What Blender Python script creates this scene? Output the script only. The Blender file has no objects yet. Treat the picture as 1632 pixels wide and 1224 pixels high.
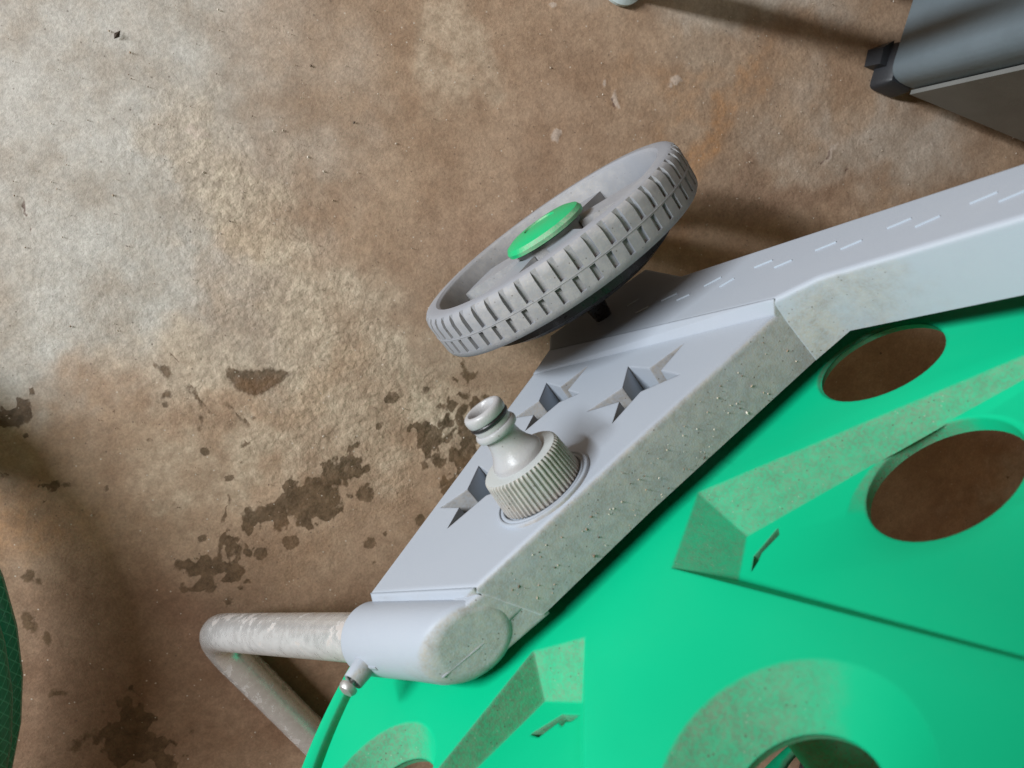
import bpy, bmesh, math, random
import numpy as np
from mathutils import Vector, Matrix, noise as mnoise
from mathutils.geometry import tessellate_polygon, delaunay_2d_cdt
random.seed(7)
sc = bpy.context.scene
COL = sc.collection

# ------------------------------------------------------------------ camera
# world axes: X = rearwards along the cart, Y = out of the near side, Z = up; camera above the floor
T = Vector((0.7796, -0.6196, 0.0911)); Nn = Vector((-0.5763, -0.7667, -0.2832)); U = Vector((0.2453, 0.1683, -0.9547))
CAM_H = 0.455
F = 1270.0
MR = Matrix((T, Nn, U))                     # camera (x right, y down, z forward) -> world
cam_d = bpy.data.cameras.new('camera'); cam = bpy.data.objects.new('camera', cam_d); COL.objects.link(cam)
right = MR @ Vector((1, 0, 0)); up = MR @ Vector((0, -1, 0)); back = MR @ Vector((0, 0, -1))
cam.matrix_world = Matrix(((right.x, up.x, back.x, 0), (right.y, up.y, back.y, 0), (right.z, up.z, back.z, CAM_H), (0, 0, 0, 1)))
cam_d.sensor_width = 36; cam_d.lens = 36 * F / 1632; cam_d.clip_start = 0.01; cam_d.clip_end = 100
cam_d.dof.use_dof = True; cam_d.dof.focus_distance = 0.37; cam_d.dof.aperture_fstop = 16
sc.camera = cam

# ------------------------------------------------------------------ light: a doorway to the upper left, dim warm room
w = bpy.data.worlds.new('World'); sc.world = w; w.use_nodes = True
bg = w.node_tree.nodes['Background']; bg.inputs[0].default_value = (0.20, 0.132, 0.08, 1); bg.inputs[1].default_value = 1.0
kd = bpy.data.lights.new('doorway_light', 'AREA'); key = bpy.data.objects.new('doorway_light', kd); COL.objects.link(key)
kd.shape = 'RECTANGLE'; kd.size = 0.12; kd.size_y = 1.15; kd.energy = 50; kd.color = (0.95, 1.0, 1.05)
KD = 1.55
key.location = (-0.607 * KD + 0.04, 0.795 * KD - 0.10, 0.86)
key.rotation_euler = (Vector((0.607, -0.795, -0.30))).to_track_quat('-Z', 'Y').to_euler()

sc.view_settings.view_transform = 'Standard'; sc.view_settings.look = 'None'
sc.view_settings.exposure = 0; sc.view_settings.gamma = 1; sc.view_settings.use_curve_mapping = False

# ------------------------------------------------------------------ helpers
def ray(px, py): return MR @ Vector(((px - 816) / F, (py - 612) / F, 1))
def onY(px, py, y):
    r = ray(px, py); s = y / r.y; return Vector((r.x * s, y, r.z * s + CAM_H))
def onZ(px, py, z=0.0):
    r = ray(px, py); s = (z - CAM_H) / r.z; return Vector((r.x * s, r.y * s, z))
def xz(p): return (p.x, p.z)

def tag(o, label=None, cat=None, group=None, kind=None):
    if label: o['label'] = label
    if cat: o['category'] = cat
    if group: o['group'] = group
    if kind: o['kind'] = kind
    return o
def empty(name, loc):
    o = bpy.data.objects.new(name, None); o.empty_display_size = 0.02; COL.objects.link(o); o.location = loc; return o
def link(name, me, mat, parent=None):
    if mat and not me.materials: me.materials.append(mat)
    o = bpy.data.objects.new(name, me); COL.objects.link(o)
    if parent:
        o.parent = parent
        if parent.type == 'EMPTY': o.location = -parent.location
    return o
def mk(name, verts, faces, mat, parent=None, smooth=35, uv=None):
    me = bpy.data.meshes.new(name)
    me.from_pydata([tuple(v) for v in verts], [], faces)
    bm = bmesh.new(); bm.from_mesh(me)
    if uv is None:
        bmesh.ops.remove_doubles(bm, verts=bm.verts, dist=1e-6)
        bmesh.ops.recalc_face_normals(bm, faces=bm.faces)
    bm.to_mesh(me); bm.free()
    if uv is not None:
        lay = me.uv_layers.new(name='UVMap')
        for l in me.loops: lay.data[l.index].uv = uv[l.vertex_index]
    if smooth:
        for p in me.polygons: p.use_smooth = True
        me.set_sharp_from_angle(angle=math.radians(smooth))
    return link(name, me, mat, parent)

class MB:
    def __init__(s): s.v = []; s.f = []
    def add(s, verts, faces):
        o = len(s.v); s.v += [Vector(v) for v in verts]; s.f += [tuple(i + o for i in f) for f in faces]
    def build(s, name, mat, parent=None, smooth=35): return mk(name, s.v, s.f, mat, parent, smooth)

def frame_of(ax):
    ax = Vector(ax).normalized()
    h = Vector((0, 0, 1)) if abs(ax.z) < 0.9 else Vector((1, 0, 0))
    a = ax.cross(h).normalized(); return a, ax.cross(a).normalized(), ax
def lathe(mb, base, axis, prof, seg=64, rfun=None, close_ends=True, a0=0.0):
    a, b, ax = frame_of(axis); base = Vector(base); vs = []; fs = []
    for j, (r, h) in enumerate(prof):
        for i in range(seg):
            t = a0 + 2 * math.pi * i / seg; rr = r if rfun is None else rfun(r, i, j)
            vs.append(base + ax * h + (a * math.cos(t) + b * math.sin(t)) * rr)
    for j in range(len(prof) - 1):
        for i in range(seg):
            k = (i + 1) % seg; fs.append((j * seg + i, j * seg + k, (j + 1) * seg + k, (j + 1) * seg + i))
    if close_ends:
        if prof[0][0] > 1e-6: fs.append(tuple(range(seg))[::-1])
        if prof[-1][0] > 1e-6: fs.append(tuple((len(prof) - 1) * seg + i for i in range(seg)))
    mb.add(vs, fs)
def tube_uv(pts, r, seg=24):
    vs = []; fs = []; uv = []; prev = None; L = 0
    for i, p in enumerate(pts):
        d = (pts[min(i + 1, len(pts) - 1)] - pts[max(i - 1, 0)]).normalized()
        if prev is None: a, b, _ = frame_of(d)
        else:
            a = (prev - d * prev.dot(d)).normalized(); b = d.cross(a)
        prev = a
        if i: L += (p - pts[i - 1]).length
        for k in range(seg + 1):
            t = 2 * math.pi * k / seg; vs.append(p + (a * math.cos(t) + b * math.sin(t)) * r); uv.append((L, k / seg))
    n = seg + 1
    for i in range(len(pts) - 1):
        for k in range(seg): fs.append((i * n + k, i * n + k + 1, (i + 1) * n + k + 1, (i + 1) * n + k))
    return vs, fs, uv
def smooth_path(pts, n=8):
    out = []
    P = [pts[0]] + list(pts) + [pts[-1]]
    for i in range(1, len(P) - 2):
        for k in range(n):
            t = k / n; a, b, c, d = P[i - 1], P[i], P[i + 1], P[i + 2]
            out.append(0.5 * ((2 * b) + (c - a) * t + (2 * a - 5 * b + 4 * c - d) * t * t + (3 * b - a - 3 * c + d) * t ** 3))
    out.append(pts[-1]); return out

def area2(l): return sum(l[i][0] * l[(i + 1) % len(l)][1] - l[(i + 1) % len(l)][0] * l[i][1] for i in range(len(l)))
def offset(l, r):
    n = len(l); s = 1 if area2(l) > 0 else -1; out = []
    for i in range(n):
        p, c, q = Vector(l[i - 1]), Vector(l[i]), Vector(l[(i + 1) % n])
        e1 = (c - p).normalized(); e2 = (q - c).normalized()
        n1 = Vector((-e1.y, e1.x)) * s; n2 = Vector((-e2.y, e2.x)) * s
        m = n1 + n2; m = m / max(m.length_squared / 2, 0.35)
        out.append(tuple(c + m * r))
    return out
def round_corners(l, r, idx=None, k=4):
    n = len(l); out = []
    for i in range(n):
        rr = r if idx is None else idx.get(i, 0)
        if rr <= 0: out.append(l[i]); continue
        p, c, q = Vector(l[i - 1]), Vector(l[i]), Vector(l[(i + 1) % n])
        d1 = min(rr, (p - c).length * .45); d2 = min(rr, (q - c).length * .45)
        a = c + (p - c).normalized() * d1; b = c + (q - c).normalized() * d2
        for j in range(k + 1):
            t = j / k; out.append(tuple((1 - t) ** 2 * a + 2 * t * (1 - t) * c + t * t * b))
    return out
def plate(mb, loop, yf, yb, bev=0.002, holes=(), back_loop=None, hole_depth=0.012, taper=0.8, close_back=False):
    """front face at y=yf with rounded rim, side wall back to yb; holes get tapered walls. loops are (x,z)."""
    n = len(loop); vs = []; fs = []
    rings = [(bev + 0.0006, 0.0), (bev, 0.0), (bev * .62, -bev * .07), (bev * .3, -bev * .28), (bev * .08, -bev * .62), (0, -bev)]
    for ins, dy in rings:
        for p in (offset(loop, ins) if ins else loop): vs.append((p[0], yf + dy, p[1]))
    for p in (back_loop or loop): vs.append((p[0], yb, p[1]) if len(p) == 2 else (p[0], p[1], p[2]))
    R = len(rings) + 1
    for j in range(R - 1):
        for i in range(n):
            k = (i + 1) % n; fs.append((j * n + i, j * n + k, (j + 1) * n + k, (j + 1) * n + i))
    polys = [[Vector((vs[i][0], vs[i][2], 0)) for i in range(n)]] + [[Vector((p[0], p[1], 0)) for p in h] for h in holes]
    idx = list(range(n)); base = len(vs)
    for h in holes:
        for p in h: vs.append((p[0], yf, p[1])); idx.append(len(vs) - 1)
    for t in tessellate_polygon(polys): fs.append(tuple(idx[i] for i in t))
    o = base
    for h in holes:
        c = Vector((sum(p[0] for p in h) / len(h), sum(p[1] for p in h) / len(h))); m = len(h); b0 = len(vs)
        for p in h:
            q = c + (Vector(p) - c) * taper; vs.append((q.x, yf - hole_depth, q.y))
        for i in range(m):
            k = (i + 1) % m; fs.append((o + i, o + k, b0 + k, b0 + i))
        o += m
    if close_back:
        pb = [Vector((vs[(R - 1) * n + i][0], vs[(R - 1) * n + i][2], 0)) for i in range(n)]
        for t in tessellate_polygon([pb]): fs.append(tuple((R - 1) * n + i for i in t))
    mb.add(vs, fs)
def box(mb, c, ax, half):
    c = Vector(c); x, y, z = [Vector(a).normalized() * h for a, h in zip(ax, half)]
    vs = [c + sx * x + sy * y + sz * z for sx in (-1, 1) for sy in (-1, 1) for sz in (-1, 1)]
    mb.add(vs, [(0, 1, 3, 2), (4, 6, 7, 5), (0, 4, 5, 1), (2, 3, 7, 6), (0, 2, 6, 4), (1, 5, 7, 3)])

# ------------------------------------------------------------------ node helpers / materials
class NT:
    def __init__(s, name):
        s.m = bpy.data.materials.new(name); s.m.use_nodes = True; s.t = s.m.node_tree; s.n = s.t.nodes
        s.b = s.n['Principled BSDF']
    def new(s, k, **kw):
        nd = s.n.new(k)
        for a, v in kw.items(): setattr(nd, a, v)
        return nd
    def set(s, inp, v):
        if hasattr(v, 'is_output') or isinstance(v, bpy.types.NodeSocket): s.t.links.new(v, inp)
        else: inp.default_value = v
    def math(s, op, a, b=None, c=None, clamp=False):
        nd = s.new('ShaderNodeMath', operation=op, use_clamp=clamp)
        for i, v in enumerate((a, b, c)):
            if v is not None: s.set(nd.inputs[i], v)
        return nd.outputs[0]
    def mr(s, v, a, b, c=0.0, d=1.0, smooth=True):
        nd = s.new('ShaderNodeMapRange', interpolation_type='SMOOTHSTEP' if smooth else 'LINEAR')
        s.set(nd.inputs[0], v)
        for i, x in enumerate((a, b, c, d)): s.set(nd.inputs[i + 1], x)
        return nd.outputs[0]
    def noise(s, scale, detail=4, rough=0.55, vec=None, dist=0.0, col=False):
        nd = s.new('ShaderNodeTexNoise'); nd.inputs['Scale'].default_value = scale; nd.inputs['Detail'].default_value = detail
        nd.inputs['Roughness'].default_value = rough; nd.inputs['Distortion'].default_value = dist
        s.set(nd.inputs['Vector'], vec if vec is not None else s.co())
        return nd.outputs['Color' if col else 'Fac']
    def vor(s, scale, vec=None, feat='F1', out='Distance', rnd=1.0):
        if not hasattr(s, '_v'): s._v = {}
        if vec is None and (scale, feat) in s._v: return s._v[(scale, feat)].outputs[out]
        nd = s.new('ShaderNodeTexVoronoi', feature=feat); nd.inputs['Scale'].default_value = scale
        if vec is None: s._v[(scale, feat)] = nd
        nd.inputs['Randomness'].default_value = rnd; nd.inputs['Randomness'].default_value = rnd
        s.set(nd.inputs['Vector'], vec if vec is not None else s.co()); return nd.outputs[out]
    def co(s):
        if not hasattr(s, '_co'): s._co = s.new('ShaderNodeTexCoord').outputs['Object']
        return s._co
    def mix(s, f, a, b, blend='MIX'):
        nd = s.new('ShaderNodeMix', data_type='RGBA', blend_type=blend)
        s.set(nd.inputs[0], f); s.set(nd.inputs[6], a if not isinstance(a, tuple) else (*a, 1)); s.set(nd.inputs[7], b if not isinstance(b, tuple) else (*b, 1))
        return nd.outputs[2]
    def bump(s, h, dist, strength=1.0, nrm=None):
        nd = s.new('ShaderNodeBump'); s.set(nd.inputs['Height'], h); nd.inputs['Distance'].default_value = dist; s.set(nd.inputs['Strength'], strength)
        if nrm is not None: s.set(nd.inputs['Normal'], nrm)
        return nd.outputs[0]
    def vec(s, op, a, b=None):
        nd = s.new('ShaderNodeVectorMath', operation=op); s.set(nd.inputs[0], a)
        if b is not None: s.set(nd.inputs[1], b)
        return nd.outputs['Value' if op in ('LENGTH', 'DOT_PRODUCT', 'DISTANCE') else 'Vector']
    def out(s, **kw):
        names = {'color': 'Base Color', 'rough': 'Roughness', 'metal': 'Metallic', 'normal': 'Normal', 'spec': 'Specular IOR Level', 'sss': 'Subsurface Weight'}
        for k, v in kw.items():
            i = s.b.inputs[names[k]]
            s.set(i, (*v, 1) if isinstance(v, tuple) and len(v) == 3 else v)
        return s.m

def plastic(name, col, dust=(0.315, 0.285, 0.245), dmax=0.85, d0=0.25, d1=0.75, rough=0.45, allover=0.08, grain=1.0, edge=0.0, specks=0.25, spec=0.35):
    """moulded plastic; dust settles on faces that look upwards, thinly everywhere else"""
    m = NT(name)
    g = m.new('ShaderNodeNewGeometry'); sp = m.new('ShaderNodeSeparateXYZ'); bv = None
    if edge:
        bv = m.new('ShaderNodeBevel', samples=4); bv.inputs['Radius'].default_value = edge; bv = bv.outputs[0]
    m.set(sp.inputs[0], bv if bv else g.outputs['True Normal'])
    nz = sp.outputs[2]
    n1 = m.noise(60, 3, 0.6); n2 = m.noise(900, 1, 0.6); n3 = m.noise(14, 2)
    upf = m.mr(m.math('ADD', nz, m.math('MULTIPLY', m.math('SUBTRACT', n1, 0.5), 0.35)), d0, d1)
    upf = m.math('MULTIPLY', upf, m.mr(n1, 0.15, 0.6, 0.72, 1.0))
    thin = m.math('MULTIPLY', m.mr(n3, 0.35, 0.75), allover)
    fac = m.math('MAXIMUM', m.math('MULTIPLY', upf, dmax), thin)
    fac = m.math('MULTIPLY', fac, m.mr(n2, 0.3, 0.68, 0.6, 1.0))
    # specks of pale and dark grit lying in the dust
    v1 = m.vor(760)
    cr = m.vor(760, out='Color'); spx = m.new('ShaderNodeSeparateColor'); m.set(spx.inputs[0], cr)
    pale = m.math('MULTIPLY', m.math('MULTIPLY', m.mr(v1, 0.16, 0.26, 1, 0), m.math('GREATER_THAN', spx.outputs[0], 0.92)), upf)
    dark = m.math('MULTIPLY', m.math('MULTIPLY', m.mr(v1, 0.18, 0.3, 1, 0), m.math('LESS_THAN', spx.outputs[0], 0.07)), upf)
    dcol = m.mix(m.mr(m.noise(220, 2), 0.3, 0.7), tuple(c * 0.82 for c in dust), tuple(min(1, c * 1.12) for c in dust))
    base = m.mix(n3, tuple(c * 0.93 for c in col), tuple(c * 1.06 for c in col))
    c = m.mix(fac, base, dcol)
    c = m.mix(m.math('MULTIPLY', pale, specks), c, (0.56, 0.52, 0.45)); c = m.mix(m.math('MULTIPLY', dark, 0.7), c, (0.08, 0.06, 0.045))
    nrm = m.bump(m.noise(1500, 1, 0.7), 0.00010 * grain, m.mr(upf, 0, 1, 0.3, 1.0), bv)
    r = m.math('ADD', rough, m.math('MULTIPLY', fac, 0.45), clamp=True)
    return m.out(color=c, rough=r, normal=nrm, spec=spec)

M_GREY = plastic('grey_plastic', (0.338, 0.375, 0.425), allover=0.09, d0=0.5, d1=0.82, edge=0.0012)
M_WHEEL = plastic('wheel_plastic', (0.25, 0.265, 0.295), dust=(0.37, 0.34, 0.30), dmax=0.62, d0=0.0, d1=0.9, allover=0.3, rough=0.5)
M_SPIG = plastic('spigot_plastic', (0.37, 0.375, 0.385), dust=(0.42, 0.38, 0.33), dmax=0.35, d0=0.3, d1=1.0, allover=0.1, rough=0.22)
M_CONN = plastic('connector_plastic', (0.40, 0.425, 0.42), dust=(0.40, 0.33, 0.27), dmax=0.7, d0=0.05, d1=0.7, allover=0.1, rough=0.28)
M_GREEN = plastic('green_plastic', (0.0015, 0.45, 0.215), dust=(0.16, 0.148, 0.112), dmax=0.70, d0=0.12, d1=0.66, allover=0.035, spec=0.13, rough=0.5, edge=0.0016, specks=0.2)
M_CAP = plastic('green_cap_plastic', (0.004, 0.42, 0.155), dust=(0.40, 0.38, 0.30), dmax=0.6, d0=0.3, d1=0.8, allover=0.06, rough=0.35)

def mat_rubber():
    m = NT('black_rubber'); return m.out(color=(0.015, 0.015, 0.016), rough=m.mr(m.noise(300), 0.3, 0.7, 0.2, 0.5))
M_RUB = mat_rubber()
M_AXLE = NT('rusty_axle').out(color=(0.05, 0.04, 0.035), rough=0.7)
M_DASH = NT('dash_plastic').out(color=(0.40, 0.46, 0.52), rough=0.4)
def mat_metal():
    m = NT('galvanised_tube'); n = m.noise(45, 5, 0.65); n2 = m.noise(180, 4, 0.7); n3 = m.noise(500, 2)
    st = m.mr(m.math('ADD', n, m.math('MULTIPLY', m.math('SUBTRACT', n2, 0.5), 0.5)), 0.60, 0.66)
    c = m.mix(m.mr(n2, 0.3, 0.7), (0.60, 0.60, 0.59), (0.72, 0.72, 0.71)); c = m.mix(m.math('MULTIPLY', st, 0.6), c, (0.20, 0.145, 0.11))
    g = m.new('ShaderNodeNewGeometry'); sp = m.new('ShaderNodeSeparateXYZ'); m.set(sp.inputs[0], g.outputs['Normal'])
    ps = m.new('ShaderNodeSeparateXYZ'); m.set(ps.inputs[0], g.outputs['Position'])
    d = m.math('MULTIPLY', m.mr(m.math('ADD', sp.outputs[2], m.math('MULTIPLY', m.math('SUBTRACT', n, .5), 0.5)), 0.1, 1.1), 0.6)
    d = m.math('MULTIPLY', d, m.mr(ps.outputs[2], 0.02, 0.06))
    c = m.mix(d, c, (0.34, 0.325, 0.30))
    metal = m.math('SUBTRACT', 0.62, m.math('MAXIMUM', m.math('MULTIPLY', st, 0.8), d), clamp=True)
    r = m.math('ADD', m.mr(n2, 0.2, 0.8, 0.16, 0.34), m.math('MULTIPLY', m.math('MAXIMUM', st, d), 0.3))
    return m.out(color=c, rough=r, metal=metal, normal=m.bump(m.math('ADD', n3, m.math('MULTIPLY', st, -1.0)), 0.00012, 0.6))
M_METAL = mat_metal()
def mat_screw():
    m = NT('screw_metal'); return m.out(color=m.mix(m.noise(300), (0.5, 0.5, 0.5), (0.32, 0.30, 0.28)), rough=0.45, metal=0.6)
M_SCREW = mat_screw()
def mat_hose():
    m = NT('braided_hose'); uv = m.new('ShaderNodeTexCoord').outputs['UV']
    sp = m.new('ShaderNodeSeparateXYZ'); m.set(sp.inputs[0], uv)
    a = m.math('MULTIPLY', sp.outputs[0], 150.0); b = m.math('MULTIPLY', sp.outputs[1], 9.0)
    l1 = m.math('ABSOLUTE', m.math('SUBTRACT', m.math('FRACT', m.math('ADD', a, b)), 0.5))
    l2 = m.math('ABSOLUTE', m.math('SUBTRACT', m.math('FRACT', m.math('SUBTRACT', a, b)), 0.5))
    ln = m.mr(m.math('MINIMUM', l1, l2), 0.03, 0.10, 1, 0)
    c = m.mix(m.math('MULTIPLY', ln, 0.6), m.mix(m.noise(60), (0.006, 0.16, 0.09), (0.009, 0.22, 0.125)), (0.09, 0.45, 0.29))
    c = m.mix(m.mr(m.noise(40, 4), 0.55, 0.75, 0, 0.35), c, (0.13, 0.10, 0.07))
    return m.out(color=c, rough=0.35, normal=m.bump(ln, 0.0003, 0.5))
M_HOSE = mat_hose()
def mat_case(name, col, sc_=420):
    m = NT(name); n = m.noise(sc_, 3, 0.6)
    c = m.mix(m.mr(m.noise(18, 4), 0.3, 0.7), tuple(x * 0.85 for x in col), tuple(x * 1.1 for x in col))
    return m.out(color=c, rough=0.5, normal=m.bump(n, 0.00025, 0.6))
M_CASE = mat_case('case_plastic', (0.125, 0.158, 0.178)); M_CASE2 = mat_case('case_side_plastic', (0.15, 0.15, 0.14)); M_FOOT = mat_case('case_foot_plastic', (0.018, 0.02, 0.024))
M_PALE = mat_case('pale_plastic', (0.52, 0.60, 0.60)); M_PAINT = mat_case('chipped_white', (0.5, 0.46, 0.42))

# ------------------------------------------------------------------ floor
# The floor is one sheet, finely divided where the camera looks so that its stains, worn patches and some painted shade (which have
# shapes of their own) can be stored on it; all colour, grain and relief is built from those masks by the material.
_rs = np.random.RandomState(11)
_perm = _rs.rand(257, 257)
def vnoise(x, y):
    xi = np.floor(x).astype(int); yi = np.floor(y).astype(int); fx = x - xi; fy = y - yi
    fx = fx * fx * (3 - 2 * fx); fy = fy * fy * (3 - 2 * fy); xi %= 256; yi %= 256
    a, b, c, d = _perm[xi, yi], _perm[xi + 1, yi], _perm[xi, yi + 1], _perm[xi + 1, yi + 1]
    return (a * (1 - fx) + b * fx) * (1 - fy) + (c * (1 - fx) + d * fx) * fy
def fbm(x, y, scale, octv=4, off=0.0):
    o = 0; amp = 0.5; s = scale
    for k in range(octv): o = o + amp * (vnoise(x * s + 31.7 * k + off, y * s + 17.3 * k + off * 1.7) - 0.5); amp *= 0.55; s *= 2.1
    return o
def axis_pts(a, b, step, far=4.0):
    inner = list(np.arange(a, b, step)); lo = [a - step * 2 ** k for k in range(1, 12) if a - step * 2 ** k > -far]; hi = [b + step * 2 ** k for k in range(1, 12) if b + step * 2 ** k < far]
    return np.array([-far] + lo[::-1] + inner + [b] + hi + [far])
GX = axis_pts(-0.34, 0.50, 0.0016); GY = axis_pts(-0.46, 0.20, 0.0016)
XX, YY = np.meshgrid(GX, GY, indexing='ij'); X_ = XX.ravel(); Y_ = YY.ravel()
def warp(a, sa, b, sb, off):
    return (X_ + a * fbm(X_, Y_, sa, 4, off) + b * fbm(X_, Y_, sb, 3, off + 5), Y_ + a * fbm(X_, Y_, sa, 4, off + 9) + b * fbm(X_, Y_, sb, 3, off + 14))
PD = warp(0.030, 30, 0.026, 170, 3.0); PS = warp(0.10, 14, 0.03, 90, 21.0); PW = warp(0.008, 60, 0.006, 220, 40.0)
KF = 0.455 / F                                     # metres of floor per picture pixel, near enough
def E(px, py, rx, ry, rot=0, vec=None, gain=1.0, soft=None):
    """signed field of one patch: 1 at its heart, 0 on its edge. soft -> a smooth 0..gain mask instead"""
    vx, vy = vec or PD; c = onZ(px, py); d = onZ(px + 10 * math.cos(math.radians(rot)), py + 10 * math.sin(math.radians(rot))) - c
    a = math.atan2(d.y, d.x); dx = vx - c.x; dy = vy - c.y
    l = np.hypot((dx * math.cos(a) + dy * math.sin(a)) / (rx * KF), (-dx * math.sin(a) + dy * math.cos(a)) / (ry * KF))
    if soft is None: return np.where(l > 1.45, -1.0, np.clip(1 - l, -1, 1) * max(.35, min(rx, ry) / 20.0) + (gain - 1) * 0.05)
    t = np.clip((1 + soft - l) / (2 * soft), 0, 1); return gain * t * t * (3 - 2 * t)
def U_(l): return np.maximum.reduce(l)
def S_(px, py, rx, ry, rot=0, gain=1.0, soft=.6): return E(px, py, rx, ry, rot, PS, gain, soft)
worn = U_([S_(40, 120, 360, 330), S_(120, 330, 250, 200), S_(20, 500, 210, 110), S_(1200, 20, 150, 60, 0, .55), S_(1420, 240, 180, 80, 15, .5), S_(1620, 760, 90, 120, gain=.8), S_(330, 480, 160, 90, gain=.5)])
pale = U_([S_(430, 370, 170, 60, 55), S_(590, 570, 190, 90, 40, .9), S_(330, 550, 120, 60, 0, .7), S_(430, 690, 120, 45, 0, .7), S_(760, 70, 45, 80, 0, .6), S_(620, 660, 140, 55, 0, .6), S_(640, 600, 80, 80, 0, .7)])
rust_shade = U_([S_(1150, 240, 110, 40, -60), S_(1060, 170, 60, 30, 0, .5), S_(10, 770, 130, 50, 0, .7), S_(1090, 410, 80, 40, 0, .5), S_(560, 600, 60, 30, 0, .3), S_(420, 410, 60, 30, 0, .25)])  # rust stains, plus an orange patch painting the wheel's shadow on the floor
red = U_([S_(1250, 330, 130, 60, -10, .7), S_(320, 1080, 450, 190, 0, .8), S_(1000, 400, 330, 60, 0, .3)])
soil_shade = U_([S_(180, 1130, 540, 250, 0, .8, .75)])  # reddish dirt that also paints in part of the lower-left shade
rgh = U_([S_(570, 610, 180, 120, 35), S_(430, 400, 230, 120, 50, .8), S_(560, 700, 160, 70, 0, .9), S_(260, 430, 350, 170, 0, .4, .7), S_(430, 790, 200, 60, 0, .4), S_(1250, 200, 300, 160, 0, .4, .7), S_(380, 560, 120, 100, 0, .6)])
wet = U_([E(500, 795, 58, 36, -20), E(520, 815, 46, 32, 60), E(442, 832, 26, 20), E(560, 760, 28, 40), E(690, 700, 34, 38), E(720, 650, 22, 20), E(350, 908, 38, 24, 10), E(395, 880, 16, 22, 60), E(730, 780, 38, 40, 0, None, .8), E(760, 700, 30, 50, 20, None, .8),
    E(410, 606, 44, 25, 0, PW), E(450, 597, 24, 8, -5, PW), E(375, 597, 18, 14, 0, PW), E(25, 668, 30, 24), E(742, 600, 20, 9, 70), E(215, 1170, 52, 56, 30), E(255, 1215, 36, 32), E(50, 925, 13, 15, 0, PW), E(50, 995, 9, 20, -20, PW), E(72, 1015, 7, 15, -10, PW), E(92, 1105, 13, 8, 0, PW), E(92, 785, 12, 16), E(130, 1185, 24, 7, -45, PW),
    E(262, 592, 20, 6, 45, PW), E(285, 577, 16, 4, 45, PW), E(315, 635, 30, 5, 48, PW), E(316, 668, 5, 18, 0, PW), E(378, 665, 26, 5, 50, PW), E(265, 632, 13, 6, -40, PW), E(392, 702, 7, 5, 0, PW), E(364, 680, 6, 6, 0, PW), E(15, 760, 9, 6, 0, PW), E(364, 818, 3.2, 34, 0, PW), E(333, 848, 3, 26, 0, PW), E(742, 602, 5, 26, -10, PW), E(753, 603, 8, 6, 0, PW), E(350, 880, 4, 20, 0, PW)])
spl = U_([S_(690, 740, 170, 120, -30, 1, .5), S_(510, 800, 180, 125, 0, 1, .5), S_(740, 610, 60, 70, 0, 1, .5), S_(240, 740, 300, 160, 0, .6), S_(370, 905, 130, 85, 0, .9, .5), S_(200, 1180, 160, 110, 0, .6)])
warmth = U_([S_(715, 775, 60, 50, -40), S_(755, 690, 55, 40, 0, .8), E(412, 612, 34, 14, 0, PW, .6, .5), S_(420, 815, 40, 40, 0, .25)])
chip = U_([E(985, 158, 7, 15, 20, PW), E(968, 133, 4, 9, 10, PW), E(882, 212, 8, 10, 0, PW), E(882, 6, 8, 6, 0, PW), E(1078, 126, 12, 7, 0, PW), E(1068, 138, 7, 5, 0, PW), E(450, 124, 4, 5, 0, PW), E(485, 258, 4, 4, 0, PW), E(1324, 244, 4, 24, 35, PW), E(318, 215, 22, 8, 0, PW), E(1490, 232, 4, 6, 0, PW)])
goug = U_([E(1315, 256, 3.2, 24, 37, PW), E(979, 166, 3, 11, 20, PW), E(1402, 246, 6, 4, 0, PW), E(1352, 268, 4, 4, 0, PW), E(37, 335, 3, 14, -15, PW), E(45, 370, 3, 8, 10, PW)])
nx, ny = len(GX), len(GY); nv = nx * ny
co = np.empty((nv, 3), np.float32); co[:, 0] = X_; co[:, 1] = Y_
# gentle hollows and humps left by the trowel, pits and chips as real relief
dist_fade = np.clip(1 - np.maximum(np.abs(X_ - 0.08) - 0.42, np.abs(Y_ + 0.13) - 0.33) / 0.1, 0, 1)
co[:, 2] = (0.0012 * fbm(X_, Y_, 18, 3, 50) + rgh * 0.0006 * fbm(X_, Y_, 240, 3, 60) - 0.0011 * np.clip(goug * 4, 0, 1) + 0.0005 * np.clip(chip * 4, 0, 1)) * dist_fade - 0.0009
ii, jj = np.meshgrid(np.arange(nx - 1), np.arange(ny - 1), indexing='ij'); v0 = (ii * ny + jj).ravel()
quads = np.stack([v0, v0 + ny, v0 + ny + 1, v0 + 1], 1).astype(np.int32)
me = bpy.data.meshes.new('floor'); me.vertices.add(nv); me.vertices.foreach_set('co', co.ravel()); nq = len(quads)
me.loops.add(nq * 4); me.loops.foreach_set('vertex_index', quads.ravel()); me.polygons.add(nq)
me.polygons.foreach_set('loop_start', np.arange(0, nq * 4, 4, dtype=np.int32))
me.update(calc_edges=True); me.validate()
me.polygons.foreach_set('use_smooth', np.ones(nq, bool))
for nm, chs in (('m1', (worn, pale, rust_shade)), ('m2', (red, soil_shade, rgh)), ('m3', (np.clip(wet * .5 + .5, 0, 1), spl, warmth)), ('m4', (np.clip(chip * .5 + .5, 0, 1), np.clip(goug * .5 + .5, 0, 1), 0 * wet))):
    at = me.attributes.new(nm, 'FLOAT_VECTOR', 'POINT'); at.data.foreach_set('vector', np.stack(chs, 1).astype(np.float32).ravel())
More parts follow.
